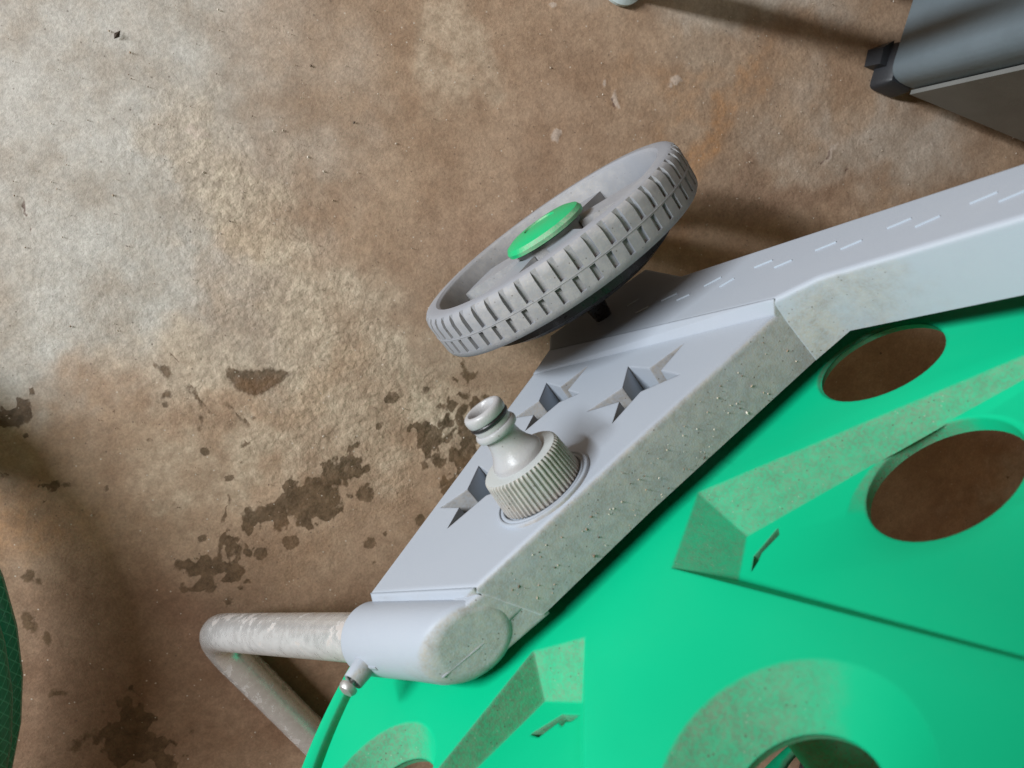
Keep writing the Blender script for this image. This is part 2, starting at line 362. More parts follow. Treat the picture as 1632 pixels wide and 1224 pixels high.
def mat_floor():
    m = NT('worn_concrete')
    def att(nm):
        a = m.new('ShaderNodeAttribute', attribute_name=nm); s = m.new('ShaderNodeSeparateXYZ'); m.set(s.inputs[0], a.outputs['Vector']); return s.outputs
    m1, m2, m3, m4 = att('m1'), att('m2'), att('m3'), att('m4')
    n_big = m.noise(5.5, 4, 0.55); n_mid = m.noise(26, 4, 0.62); n_fine = m.noise(160, 4, 0.68); n_grain = m.noise(700, 3, 0.65)
    def edge(v, amp, lo, hi):                      # crisp, ragged edge from a smooth field
        f = m.math('ADD', m.math('SUBTRACT', m.math('MULTIPLY', v, 2.0), 1.0), m.math('MULTIPLY', m.math('SUBTRACT', n_fine, 0.5), amp)); return m.mr(f, lo, hi)
    brown = m.mix(m.mr(n_mid, 0.3, 0.7), (0.288, 0.186, 0.118), (0.388, 0.270, 0.182))
    grey = m.mix(m.mr(n_mid, 0.3, 0.7), (0.40, 0.37, 0.32), (0.50, 0.475, 0.43))
    cream = m.mix(m.mr(n_fine, 0.3, 0.7), (0.40, 0.315, 0.225), (0.56, 0.465, 0.35))
    c = m.mix(m.math('MULTIPLY', m1[0], m.mr(n_mid, 0.2, 0.65, 0.6, 0.95)), brown, grey)
    c = m.mix(m.math('MULTIPLY', m1[1], m.mr(n_mid, 0.3, 0.62, 0.35, 0.9)), c, cream)
    c = m.mix(m.mr(n_big, 0.55, 0.8, 0, 0.45), c, (0.36, 0.30, 0.235))
    c = m.mix(m.math('MULTIPLY', m1[2], m.mr(n_fine, 0.3, 0.7, 0.35, 0.75)), c, (0.38, 0.195, 0.085))
    c = m.mix(m.math('MULTIPLY', m2[0], 0.8), c, m.mix(n_fine, (0.165, 0.092, 0.058), (0.225, 0.145, 0.10)))
    c = m.mix(m.math('MULTIPLY', m2[1], 0.9), c, m.mix(m.mr(n_mid, .3, .7), (0.165, 0.088, 0.048), (0.225, 0.135, 0.082)))
    wet = edge(m3[0], 1.15, -0.06, 0.24)
    vd = m.vor(62, vec=None); vc = m.vor(62, out='Color'); sr = m.new('ShaderNodeSeparateColor'); m.set(sr.inputs[0], vc)
    dr = m.math('MULTIPLY', m.mr(sr.outputs[0], 0.3, 1.0, 0.0, 0.36, smooth=False), m3[1])
    drops = m.mr(m.math('ADD', m.math('SUBTRACT', vd, dr), m.math('MULTIPLY', m.math('SUBTRACT', n_fine, .5), .35)), -0.04, 0.02, 1, 0)
    drops = m.math('MULTIPLY', drops, m.mr(m3[1], 0.15, 0.4))
    wet = m.math('MAXIMUM', wet, m.math('MULTIPLY', drops, 0.85))
    c = m.mix(m.math('MULTIPLY', wet, 0.84), c, m.mix(m.mr(n_fine, .25, .75), (0.050, 0.029, 0.013), (0.112, 0.066, 0.033)))
    c = m.mix(m.math('MULTIPLY', m3[2], 0.65), c, (0.20, 0.095, 0.04))
    chip = edge(m4[0], 0.5, -0.05, 0.15); goug = edge(m4[1], 0.4, -0.03, 0.10)
    c = m.mix(m.math('MULTIPLY', chip, 0.7), c, (0.50, 0.41, 0.34)); c = m.mix(m.math('MULTIPLY', goug, 0.7), c, (0.11, 0.06, 0.045))
    gv = m.vor(430); gc = m.vor(430, out='Color'); gs = m.new('ShaderNodeSeparateColor'); m.set(gs.inputs[0], gc)
    g1 = m.math('MULTIPLY', m.mr(gv, 0.12, 0.26, 1, 0), m.math('GREATER_THAN', gs.outputs[0], 0.955)); g2 = m.math('MULTIPLY', m.mr(gv, 0.15, 0.3, 1, 0), m.math('LESS_THAN', gs.outputs[0], 0.02))
    c = m.mix(m.math('MULTIPLY', g1, 0.7), c, (0.56, 0.49, 0.41)); c = m.mix(m.math('MULTIPLY', g2, 0.55), c, (0.09, 0.065, 0.05))
    c = m.mix(0.28, c, m.mix(m.mr(n_grain, .3, .7), (0.28, 0.28, 0.28), (0.72, 0.72, 0.72)), 'OVERLAY')
    c = m.mix(0.26, c, m.mix(m.mr(n_fine, .3, .7), (0.3, 0.3, 0.3), (0.7, 0.7, 0.7)), 'OVERLAY')
    rough_h = m.math('SUBTRACT', m.noise(260, 4, 0.72), m.math('MULTIPLY', m.vor(300), 0.35))
    h = m.math('MULTIPLY', rough_h, m.math('ADD', 0.09, m.math('MULTIPLY', m2[2], 0.85)))
    h = m.math('ADD', h, m.math('MULTIPLY', n_grain, 0.22))
    r = m.math('SUBTRACT', m.mr(n_fine, 0.2, 0.8, 0.6, 0.9), m.math('MULTIPLY', wet, 0.25))
    return m.out(color=c, rough=r, normal=m.bump(h, 0.0012, 0.85), spec=0.35)
fl = link('floor', me, mat_floor()); tag(fl, kind='structure', label='worn brown concrete floor with dark splashes')

# ------------------------------------------------------------------ the hose reel cart
YP, YA, YB, YC = -0.121, -0.1155, -0.1455, -0.1390
cart = empty('hose_reel_cart', (0.03, -0.30, 0))
tag(cart, 'grey and green plastic hose reel cart with tubular metal foot on the concrete floor', 'hose reel')
YMID = -0.285                                   # mid plane of the cart: the far side mirrors the near one

star3 = [(1091, 546.5), (1035, 587), (1001, 584), (992, 618), (935.6, 656), (987, 640), (975.6, 675), (1021, 624), (1083.5, 597), (1053, 590.6)]
star2 = [(938, 582), (893.4, 616.7), (871, 610), (859, 639), (819.6, 666), (850.5, 661), (836.8, 687), (891.7, 640.7), (922.6, 627), (905, 621.8)]
s3 = [xz(onY(*p, YP)) for p in star3]; s2 = [xz(onY(*p, YP)) for p in star2]
t1 = Vector(xz(onY(763, 742, YP))); d1 = t1 - Vector(s2[2]); s1 = [tuple(Vector(p) + d1) for p in s2]
def F_(px, py, y=YP): return xz(onY(px, py, y))
main_f = [F_(587, 947), F_(853, 590), F_(1248, 491), F_(1010, 706), F_(757, 937)]
main_b = [F_(587, 947), F_(853, 590), F_(1302, 572, YB), F_(1034, 818, YB), F_(866, 980, YB)]
def densify(a, b, n):
    oa, ob = [], []
    for i in range(len(a)):
        k = (i + 1) % len(a)
        for j in range(n):
            t = j / n
            oa.append(tuple(Vector(a[i]).lerp(Vector(a[k]), t))); ob.append(tuple(Vector(b[i]).lerp(Vector(b[k]), t)))
    return oa, ob
mf, mb_ = main_f, main_b
m = MB(); plate(m, mf, YP, YB, bev=0.0022, holes=[s1, s2, s3], back_loop=mb_, hole_depth=0.022, taper=0.93)
panel = m.build('side_panel', M_GREY, cart); tag(panel, 'light grey side panel with star shaped cut-outs and dusty top edge')

# upper arm with the wheel bracket; stands a little proud of the panel, joined by a sloped band
ax = (Vector(F_(1632, 258, YA)) - Vector(F_(1087, 438, YA))).normalized() * 0.13
arm_f = [F_(873, 562, YA), F_(874, 536, YA), F_(1030, 427, YA), F_(1087, 438, YA), tuple(Vector(F_(1632, 258, YA)) + ax), tuple(Vector(F_(1632, 345, YA)) + ax), F_(1632, 345, YA), F_(1302, 443, YA), (main_f[2][0] - .0022, main_f[2][1] + .0003)]
arm_b = [F_(873, 562, YA), F_(874, 536, YA), F_(1030, 427, YA), F_(1087, 438, YA), tuple(Vector(F_(1632, 258, YA)) + ax), tuple(Vector(F_(1632, 470, YC)) + ax), F_(1632, 470, YC), (*F_(1355, 527, -.1415)[:1], -.1415, F_(1355, 527, -.1415)[1]), (main_b[2][0] - .0006, YB, main_b[2][1] + .0003)]
m = MB(); plate(m, arm_f, YA, YC, bev=0.0022, back_loop=arm_b)
arm = m.build('handle_arm', M_GREY, cart)
m = MB()
a0, a1 = onY(852, 594, YP), onY(1237, 499, YP); b0, b1 = onY(872, 563, YA), onY(1230, 481, YA)
pd = Vector((a1.z - a0.z, 0, -(a1.x - a0.x))).normalized()
if pd.dot(b0 - a0) < 0: pd = -pd
a0, a1 = a0 - pd * .0012, a1 - pd * .0012; b0, b1 = b0 + pd * .0026, b1 + pd * .0022
q = [a0 + Vector((0, .0002, 0)), a1 + Vector((0, .0002, 0)), b1 + Vector((0, .0002, 0)), b0 + Vector((0, .0002, 0))]
m.add(q + [v - Vector((0, .010, 0)) for v in q], [(0, 1, 2, 3), (0, 4, 5, 1), (1, 5, 6, 2), (2, 6, 7, 3), (3, 7, 4, 0)])
m.build('sloped_band', M_GREY, cart, smooth=0)
# little raised dashes moulded along the arm
dm = bpy.data.meshes.new('raised_dash'); bm = bmesh.new(); bmesh.ops.create_cube(bm, size=1.0); bm.to_mesh(dm); bm.free()
dash = [((1050, 404), (1084, 388)), ((1090, 398), (1121, 384)), ((1120, 458), (1152, 441)), ((1145, 459), (1172, 443)), ((998, 489), (1020, 476)), ((1012, 500), (1036, 488)), ((1052, 481), (1082, 467)), ((1077, 480), (1101, 469)), ((1297, 401), (1336, 385)), ((1337, 399), (1377, 382)), ((1411, 366), (1456, 347)), ((1455, 364), (1502, 343)), ((1542, 327), (1594, 305)), ((1588, 324), (1640, 302)), ((948, 513), (966, 503)), ((1200, 428), (1234, 414)), ((1232, 428), (1265, 414))]
dash = [d for d in dash if d not in (((1050, 404), (1084, 388)), ((1090, 398), (1121, 384)))]
for p, q in dash:
    A, B = onY(*p, YA), onY(*q, YA); o = link('raised_dash', dm, M_DASH, arm)
    v = B - A; o.location = (A + B) / 2; o.rotation_euler = (0, -math.atan2(v.z, v.x), 0); o.scale = (v.length * .85, 0.0011, 0.0006)

# tube sleeve at the front end
TA = Vector((-0.0899, -0.1355, 0.1368)); TB = Vector((-0.1781, -0.1345, 0.0104)); td = (TA - TB).normalized()
SR = 0.0143; ZT = 0.2085
a_, b_, _ = frame_of(td); m = MB(); seg = 72; vs = []; fs = []
rows = [(0.0101, .0245), (SR - .0012, .0215), (SR - .0003, .0219), (SR, .0229)]
for r, h in rows:
    for i in range(seg):
        t = 2 * math.pi * i / seg; vs.append(TA + td * h + (a_ * math.cos(t) + b_ * math.sin(t)) * r)
for r, dz in ((SR, -.0045), (SR - .0003, -.0029), (SR - .0011, -.0015), (SR - .0024, -.0005), (SR - .0040, 0.0), (SR - .0046, 0.0)):
    for i in range(seg):
        t = 2 * math.pi * i / seg; p = TA + (a_ * math.cos(t) + b_ * math.sin(t)) * r; vs.append(p + td * ((ZT + dz - p.z) / td.z))
nr = len(vs) // seg
fs = [(j * seg + i, j * seg + (i + 1) % seg, (j + 1) * seg + (i + 1) % seg, (j + 1) * seg + i) for j in range(nr - 1) for i in range(seg)] + [tuple((nr - 1) * seg + i for i in range(seg))]
m.add(vs, fs); sleeve = m.build('tube_sleeve', M_GREY, cart)
# sloped shoulder from the panel down to the sleeve
m = MB()
p0, p1 = onY(590, 945, YP + .0001), onY(756, 936, YP + .0001); p2, p3 = onY(596, 969, YP - 0.006), onY(730, 967, YP - 0.006)
low = Vector((0, -0.018, 0))
m.add([p0, p1, p3, p2, p0 + low, p1 + low, p3 + low, p2 + low], [(0, 1, 2, 3), (3, 2, 6, 7), (1, 5, 6, 2), (0, 3, 7, 4), (0, 4, 5, 1)])
m.build('sleeve_shoulder', M_GREY, cart, smooth=0)
# rear half shell behind the sleeve, rounded at the outer corner, and the flat top joining it to the panel
rs = [(-.0835, .160), (-.0790, .1685), (-.0565, .2028), (-.0450, .2081), (-.0140, .2072), (-.0140, .165), (-.060, .135)]
rs = round_corners(rs, .006, {2: .007, 3: .008}, 5)
m = MB(); plate(m, rs, -0.1350, -0.1470, bev=0.0012, close_back=True); m.build('rear_shell', M_GREY, cart)
rs = round_corners([(-.0380, ZT - .0004), (-.0270, ZT - .0004), (-.0150, ZT - .0016), (-.015, .180), (-.038, .180)], .002, {}, 3)
m = MB(); plate(m, rs, YP - .0030, -0.1388, bev=0.0020, close_back=True); m.build('sleeve_top', M_GREY, cart)
sp_ = [Vector((-.0555, -.1392, ZT - .0004)), Vector((-.040, -.1390, ZT - .0002)), Vector((-.0245, -.1388, ZT - .0012)), Vector((-.0205, -.1425, ZT - .005))]
vs, fs, uv = tube_uv(sp_, 0.00045, 6); m = MB(); m.add(vs, fs); m.build('seam_bead', M_GREY, cart)

# boss and screw that clamp the tube
bd = Vector((-td.z, 0, td.x)).normalized()
if bd.z < 0: bd = -bd
bc = TA + td * 0.0335 + Vector((0, 0.001, 0))
m = MB(); lathe(m, bc, bd, [(0.0046, 0.008), (0.0043, 0.0155), (0.0039, 0.0205), (0.0036, 0.021), (0.0026, 0.0205), (0.0024, 0.017)], seg=32); boss = m.build('screw_boss', M_GREY, cart)
m = MB(); lathe(m, bc, bd, [(0.0012, 0.016), (0.0012, 0.0225), (0.0035, 0.0226), (0.0036, 0.0238), (0.0028, 0.0252), (0.0012, 0.0258), (0, 0.0259)], seg=24)
m.build('screw', M_SCREW, boss)
m = MB(); box(m, bc + bd * 0.011 + td * 0.0055, (td, (0, 1, 0), bd), (0.004, 0.0008, 0.0035)); m.build('boss_rib', M_GREY, boss, smooth=0)

# the U shaped foot: down from each sleeve, bent, across the floor
far = lambda p: Vector((p.x, 2 * YMID - p.y, p.z))
top_in = TA + td * 0.05
cr = Vector((0, -1, 0)); k = 0.025
def arc(P, d_in, d_out, r, n=10):
    a = P - d_in * r; b = P + d_out * r
    return [(1 - t) ** 2 * a + 2 * t * (1 - t) * P + t * t * b for t in [i / n for i in range(n + 1)]]
path = [top_in, TA, TA.lerp(TB, .3), TA.lerp(TB, .6)] + arc(TB, -td, cr, k) + [Vector((TB.x, -0.2, TB.z)), Vector((TB.x, YMID, TB.z))]
path = path + [far(p) for p in path[::-1][1:]]
vs, fs, uv = tube_uv(path, 0.01, 40)
mk('foot_tube', vs, fs, M_METAL, cart, smooth=40, uv=uv)

# ---- hose tap connector on the reel axis
CB = onY(866, 780, YP)
con = MB()
lathe(con, CB, (0, 1, 0), [(0.0205, -0.001), (0.0205, 0.0008), (0.0202, 0.0013), (0.0192, 0.0014), (0.0190, 0.0008), (0.0184, 0.0008), (0.0182, 0.0013), (0.0174, 0.0013), (0.0172, -0.001)], seg=96)
ringo = con.build('mounting_ring', M_GREY, cart)
NR = 54
def knurl(r, i, j): return r if j in (0, 1, 6, 7, 8) else r - (0.0 if (i % 4) in (0, 1) else 0.00085)
m = MB(); lathe(m, CB, (0, 1, 0), [(0.0150, 0.0), (0.0160, 0.0010), (0.0168, 0.0012), (0.0169, 0.0020), (0.0161, 0.0140), (0.0159, 0.0150), (0.0152, 0.0156), (0.0140, 0.0157), (0.0105, 0.0157)], seg=NR * 4, rfun=knurl)
cap = m.build('connector_cap', M_CONN, cart, smooth=40); tag(cap, 'ribbed threaded cap, reddish dust between the ribs')
m = MB(); lathe(m, CB, (0, 1, 0), [(0.0104, 0.0140), (0.0104, 0.0172), (0.0099, 0.0184), (0.0090, 0.0196), (0.0078, 0.0215), (0.0068, 0.0240), (0.0064, 0.0265), (0.0064, 0.0280), (0.0070, 0.0287), (0.0082, 0.0292), (0.00845, 0.0299), (0.00845, 0.0308), (0.0080, 0.0316), (0.0074, 0.0318), (0.0074, 0.0338), (0.0066, 0.0339), (0.0066, 0.0358), (0.0077, 0.0359), (0.0080, 0.0366), (0.0080, 0.0384), (0.0076, 0.0394), (0.0068, 0.0399), (0.0058, 0.0398), (0.0051, 0.0390), (0.0048, 0.0375), (0.0046, 0.0250), (0.0, 0.0250)], seg=80)
m.build('connector_spigot', M_SPIG, cap, smooth=40)
m = MB(); lathe(m, CB, (0, 1, 0), [(0.0068 + 0.00115 * (1 + math.cos(a)) / 2 * 1.05 if False else 0.00705 + 0.00095 * math.cos(a), 0.03485 + 0.00095 * math.sin(a)) for a in [2 * math.pi * i / 12 for i in range(13)]], seg=64, close_ends=False)
m.build('o_ring', M_RUB, cap, smooth=80)

# ---- wheels
WR = 0.0735; WX, WZ = 0.0945, WR; WY0, WY1 = -0.0605, -0.0838      # outer and inner faces
def make_wheel():
    """built about its own centre, outer face towards +Y; returns the tyre and rim and cap meshes"""
    wd = WY0 - WY1; seg = 54; cols = []
    for i in range(seg):
        b = i * 360 / seg; cols += [b, b + 2.2, b + 3.33, b + 5.53]
    nc = len(cols)
    prof = [(0.0635, wd - 0.0012), (0.0650, wd), (0.0690, wd), (0.0713, wd - 0.0007), (0.0727, wd - 0.0022), (0.0733, wd - 0.0042), (0.0735, wd - .0050), (0.0735, wd - 0.0112), (0.0735, wd - .0127), (0.0733, wd - 0.0198), (0.0728, 0.0015), (0.0715, 0.0), (0.0640, 0.0)]
    pocket = {5: 0, 6: 0, 4: 0, 8: 1, 3: 0}
    vs = []; fs = []
    for r, h in prof:
        for a in cols: vs.append((r * math.cos(math.radians(a)), h, r * math.sin(math.radians(a))))
    rows = [(3, 7, 0), (8, 9, 2)]
    skip = set()
    for (j0, j1, c0) in rows:
        for i in range(seg):
            col = i * 4 + c0; nx = (col + 1) % nc
            for j in range(j0, j1): skip.add((j, col))
            loop = [j * nc + col for j in range(j0, j1 + 1)] + [j * nc + nx for j in range(j1, j0 - 1, -1)]
            low = []
            for v in loop:
                x, y, z = vs[v]; r = math.hypot(x, z); rr = min(r, WR - 0.0021); f = rr / r; low.append(len(vs)); vs.append((x * f, y, z * f))
            n = len(loop)
            for q in range(n): fs.append((loop[q], loop[(q + 1) % n], low[(q + 1) % n], low[q]))
            k = j1 - j0 + 1
            for q in range(k - 1): fs.append((low[q], low[q + 1], low[n - 2 - q], low[n - 1 - q]))
    for j in range(len(prof) - 1):
        for i in range(nc):
            if (j, i) in skip: continue
            k = (i + 1) % nc; fs.append((j * nc + i, j * nc + k, (j + 1) * nc + k, (j + 1) * nc + i))
    tyre = MB(); tyre.add(vs, fs)
    # fine moulding line round the middle of the tread
    lathe(tyre, (0, 0, 0), (0, 1, 0), [(0.0733, wd - .0122), (0.0737, wd - .0121), (0.0737, wd - .0118), (0.0733, wd - .0117)], seg=120, close_ends=False)
    rim = MB()
    lathe(rim, (0, 0, 0), (0, 1, 0), [(0.0637, wd - 0.001), (0.0630, wd - 0.002), (0.0615, wd - 0.013), (0.0612, 0.003), (0.0640, 0.0)], seg=96, close_ends=False)
    lathe(rim, (0, 0, 0), (0, 1, 0), [(0.0165, -0.003), (0.018, -0.002), (0.018, wd - 0.004), (0.0165, wd - 0.003), (0.0, wd - 0.003)], seg=64)
    spokes = []
    for i in range(5):
        a = math.radians(i * 72 + 20); d = Vector((math.cos(a), 0, math.sin(a))); t = Vector((-math.sin(a), 0, math.cos(a)))
        s = MB(); y0, y1 = 0.003, wd - 0.0062; vs2 = []
        for (r, hw, yy) in ((0.017, 0.0085, y1), (0.0618, 0.0150, y1 - .0035)):
            vs2 += [d * r + t * hw + Vector((0, y0, 0)), d * r + t * hw * .9 + Vector((0, yy, 0)), d * r - t * hw * .9 + Vector((0, yy, 0)), d * r - t * hw + Vector((0, y0, 0))]
        s.add(vs2, [(0, 4, 5, 1), (1, 5, 6, 2), (2, 6, 7, 3), (0, 1, 2, 3), (4, 7, 6, 5)]); spokes.append(s)
    cap = MB(); lathe(cap, (0, 0, 0), (0, 1, 0), [(0.0195, wd - 0.0035), (0.0215, wd - 0.0030), (0.0217, wd - 0.0012), (0.0205, wd + 0.0008), (0.017, wd + 0.0022), (0.010, wd + 0.0031), (0.0088, wd + 0.0032), (0.0085, wd + .0024), (0.006, wd + .0026), (0, wd + 0.0026)], seg=72)
    return tyre, rim, spokes, cap
ty, ri, spk, cp = make_wheel()
def wheel_parts(centre, flip, label):
    M_ = Matrix.Translation(centre) @ (Matrix.Scale(-1, 4, (0, 1, 0)) if flip else Matrix.Identity(4))
    def b(mb, name, mat, par, sm=32):
        x = MB(); x.add([M_ @ v for v in mb.v], mb.f); return x.build(name, mat, par, sm)
    wh = b(ty, 'wheel', M_WHEEL, cart); tag(wh, label)
    rm = b(ri, 'rim', M_WHEEL, wh)
    for s in spk: b(s, 'spoke', M_WHEEL, wh)
    b(cp, 'hub_cap', M_CAP, wh)
    return wh
wheel_parts(Vector((WX, WY1, WZ)), False, 'ribbed grey wheel with green hub cap')
wheel_parts(Vector((WX, 2 * YMID - WY1, WZ)), True, 'ribbed grey wheel on the far side')
m = MB(); lathe(m, (WX, WY1 + .004, WZ), (0, -1, 0), [(0.0020, 0), (0.0020, 2 * (WY1 - YMID) + .008)], seg=24); m.build('axle', M_AXLE, cart)
# added black disc standing in for the shaded gap between wheel and bracket
for sg, y0 in ((-1, WY1), (1, 2 * YMID - WY1)):
    m = MB(); lathe(m, (WX, y0 - sg * .0005, WZ), (0, sg, 0), [(0.053, 0), (0.053, .009), (0.046, .0125), (0.007, .0135), (0.0045, .0325)], seg=56); m.build('gap_shade_disc', M_RUB, cart)

# ---- reel: near disc with holes, sunk sectors and raised rim; drum; far disc
YD = -0.154; DR = 0.1762
DC = Vector((0.0359, 0, 0.2377))
def D_(px, py, y=YD): return xz(onY(px, py, y))
def circ(c, r, n=48): return [(c[0] + r * math.cos(2 * math.pi * i / n), c[1] + r * math.sin(2 * math.pi * i / n)) for i in range(n)]
def cone_ring(mb, c, r0, y0, r1, y1, r2, y2, n=48):
    vs = []; fs = []
    for r, y in ((r0, y0), ((r0 * .97 + r1 * .03), y0 - (y0 - y1) * .01), ((r0 + r1) / 2, (y0 * .45 + y1 * .55)), (r1, y1), (r1 - .0006, y1 - .0006), (r2, y2)):
        for p in circ(c, r, n): vs.append((p[0], y, p[1]))
    for j in range(5):
        for i in range(n): k = (i + 1) % n; fs.append((j * n + i, j * n + k, (j + 1) * n + k, (j + 1) * n + i))
    mb.add(vs, fs)
def inside(p, l):
    c = False; n = len(l)
    for i in range(n):
        (x1, y1), (x2, y2) = l[i][:2], l[i - 1][:2]
        if (y1 > p[1]) != (y2 > p[1]) and p[0] < (x2 - x1) * (p[1] - y1) / (y2 - y1) + x1: c = not c
    return c
def flat(mb, polys, yfun):
    """fill the first loop minus the others"""
    pts = [Vector((p[0], p[1])) for l in polys for p in l]; edges = []; o = 0
    for l in polys: edges += [(o + i, o + (i + 1) % len(l)) for i in range(len(l))]; o += len(l)
    v, _, f, _, _, _ = delaunay_2d_cdt(pts, edges, [], 0, 1e-7)
    keep = []
    for t in f:
        c = sum((v[i] for i in t), Vector((0, 0))) / len(t)
        if inside(c, polys[0]) and not any(inside(c, h) for h in polys[1:]): keep.append(tuple(t))
    mb.add([(p.x, yfun(p.x, p.y), p.y) for p in v], keep)
disc = MB()
cxz = (DC.x, DC.z)
H1 = D_(1402, 573); H3 = D_(1247, 1246); H4 = D_(592, 1262)
# sunk sector B (holds the big hole) and C (lower left); corners on the disc face, floor dropping towards the hub
DEP = 0.0150
pB = [D_(1112, 785), D_(1640, 563), None, None, D_(1070, 905)]
dirB = (Vector(D_(1632, 1052)) - Vector(D_(1070, 905))).normalized()
def on_circle(p, d, r):
    v = Vector(p) - Vector(cxz); b = v.dot(d); c = v.length_squared - r * r; return tuple(Vector(p) + d * (-b + math.sqrt(b * b - c)))
RIN = DR - 0.016
dB1 = (Vector(pB[1]) - Vector(pB[0])).normalized()
qB1 = on_circle(pB[0], dB1, RIN); qB4 = on_circle(pB[4], dirB, RIN)
def arc_pts(p, q, r, n=10):
    a = math.atan2(p[1] - cxz[1], p[0] - cxz[0]); b = math.atan2(q[1] - cxz[1], q[0] - cxz[0])
    while b < a: b += 2 * math.pi
    return [(cxz[0] + r * math.cos(a + (b - a) * i / n), cxz[1] + r * math.sin(a + (b - a) * i / n)) for i in range(n + 1)]
loopB = [pB[4], pB[0]] + arc_pts(qB1, qB4, RIN)
pC = [D_(850, 1038), D_(933, 1016)]
dC0 = (Vector(D_(700, 1224)) - Vector(D_(850, 1038))).normalized(); dC1 = (Vector(D_(931, 1224)) - Vector(D_(933, 1016))).normalized()
qC1 = on_circle(pC[1], dC1, RIN); qC0 = on_circle(pC[0], dC0, RIN)
loopC = [pC[0], pC[1]] + arc_pts(qC1, qC0, RIN)
def sector(loop, inner2, fl_in, dd):
    """floor of a sunk sector. loop[0], loop[1] are the hub-side corners; fl_in the two floor corners there"""
    n = len(loop); fl = [fl_in[0], fl_in[1]] + [loop[i] for i in range(2, n)]
    c0 = (Vector(loop[0]) + Vector(loop[1])) / 2
    mid = Vector(loop[2 + (n - 2) // 2]); L = (mid - c0).length; dr = (mid - c0).normalized()
    def yf(x, z):
        t = max(0, min(1, 1.3 * (Vector((x, z)) - c0).dot(dr) / L)); return YD - dd * (1 - t) ** 1.0 - 0.0002
    return fl, yf
flB_in = [D_(1182, 932, YD - DEP), D_(1194, 860, YD - DEP)]
flC_in = [D_(872, 1122, YD - DEP), D_(934, 1126, YD - DEP)]
flB, yB = sector(loopB, None, flB_in, DEP); flC, yC = sector(loopC, None, flC_in, DEP)
H2 = D_(1497, 752, YD - .006)
h1r, h2r, h3r, h4r = 0.0232, 0.0241, 0.0203, 0.0203
h1d, h2d, h3d, h4d = 0.0238, 0.0280, 0.034, 0.0270
H1 = tuple(H1)
for _ in range(1):
    d_ = (Vector(H1) - Vector(cxz)); 
    if d_.length > DR - .036: H1 = tuple(Vector(cxz) + d_.normalized() * (DR - .036))
ring_in = circ(cxz, DR - 0.0105, 160)
flat(disc, [ring_in, circ(H1, h1d), circ(H3, h3d), circ(H4, h4d), loopB, loopC], lambda x, z: YD)
for Hc, a, b, dp in ((H1, h1d, h1r, .0006), (H3, h3d, h3r, .010), (H4, h4d, h4r, .010)): cone_ring(disc, Hc, a, YD, b, YD - dp, b, YD - dp - .003)
# rim: groove and rounded lip
lathe(disc, (DC.x, YD, DC.z), (0, 1, 0), [(DR - .0105, 0), (DR - .0100, -.0012), (DR - .0094, -.0016), (DR - .0088, -.0012), (DR - .0085, .0006), (DR - .0078, .0018), (DR - .0062, .0026), (DR - .0040, .0029), (DR - .0020, .0026), (DR - .0009, .0018), (DR - .0002, .0006), (DR, -.001), (DR, -.006), (DR - .002, -.007)], seg=160, close_ends=False)
# sector floors, walls and the hole in B
def slot_at(pts, y): return [D_(*p, y) for p in pts]
slotB = slot_at([(1196, 909), (1200, 884), (1210, 874), (1240, 841), (1242, 852), (1213, 879), (1207, 893)], YD - DEP * .8)
slotC = slot_at([(848, 1173), (861, 1178), (890, 1151), (897, 1159), (902, 1150), (912, 1149), (922, 1140), (896, 1138)], YD - DEP * .8)
def hole_walls(mb, loop, yfun, dep):
    n = len(loop); vs = [(p[0], yfun(*p), p[1]) for p in loop] + [(p[0], yfun(*p) - dep, p[1]) for p in loop]
    mb.add(vs, [(i, (i + 1) % n, n + (i + 1) % n, n + i) for i in range(n)] + [tuple(range(n, 2 * n))])
a0_ = math.atan2(D_(1440, 890)[1] - H2[1], D_(1440, 890)[0] - H2[0])
def dish2(i, n=48):
    a = 2 * math.pi * i / n; r = h2r + .0010 + .0105 * max(0, .5 + .5 * math.cos(a - a0_)) ** 2; return (H2[0] + r * math.cos(a), H2[1] + r * math.sin(a))
loopH2 = [dish2(i) for i in range(48)]
flat(disc, [flB, loopH2, slotB], yB); flat(disc, [flC, slotC], yC)
hole_walls(disc, slotB, yB, .004); hole_walls(disc, slotC, yC, .004)
n = 48; vs = []
c2 = loopH2; c1 = circ(H2, h2r, n)
vs = [(p[0], yB(*p), p[1]) for p in c2] + [(p[0], yB(*p) - .0034 * max(0, .5 + .5 * math.cos(2 * math.pi * k_ / n - a0_)) - .0003, p[1]) for k_, p in enumerate(c1)] + [(p[0], yB(*p) - .0055, p[1]) for p in c1]
disc.add(vs, [(j * n + i, j * n + (i + 1) % n, (j + 1) * n + (i + 1) % n, (j + 1) * n + i) for j in range(2) for i in range(n)])
for loop, fl_, yf in ((loopB, flB, yB), (loopC, flC, yC)):
    n = len(loop); vs = [(p[0], YD, p[1]) for p in loop] + [(p[0], yf(*p), p[1]) for p in fl_]
    disc.add(vs, [(i, (i + 1) % n, n + (i + 1) % n, n + i) for i in range(n)])
reel = disc.build('reel_disc', M_GREEN, cart, smooth=0)
bm = bmesh.new(); bm.from_mesh(reel.data)
bmesh.ops.reverse_faces(bm, faces=[f for f in bm.faces if f.normal.y < -1e-4]); bm.to_mesh(reel.data); bm.free()
for p in reel.data.polygons: p.use_smooth = True
reel.data.set_sharp_from_angle(angle=math.radians(24)); tag(reel, 'bright green reel disc with round holes and dusty recesses')
m = MB(); lathe(m, (DC.x, YD - .020, DC.z), (0, -1, 0), [(0.015, 0), (0.014, .01), (0.014, 2 * (YD - YMID) - .04)], seg=64); m.build('reel_shaft', M_GREEN, cart)
m = MB(); yfar = 2 * YMID - YD
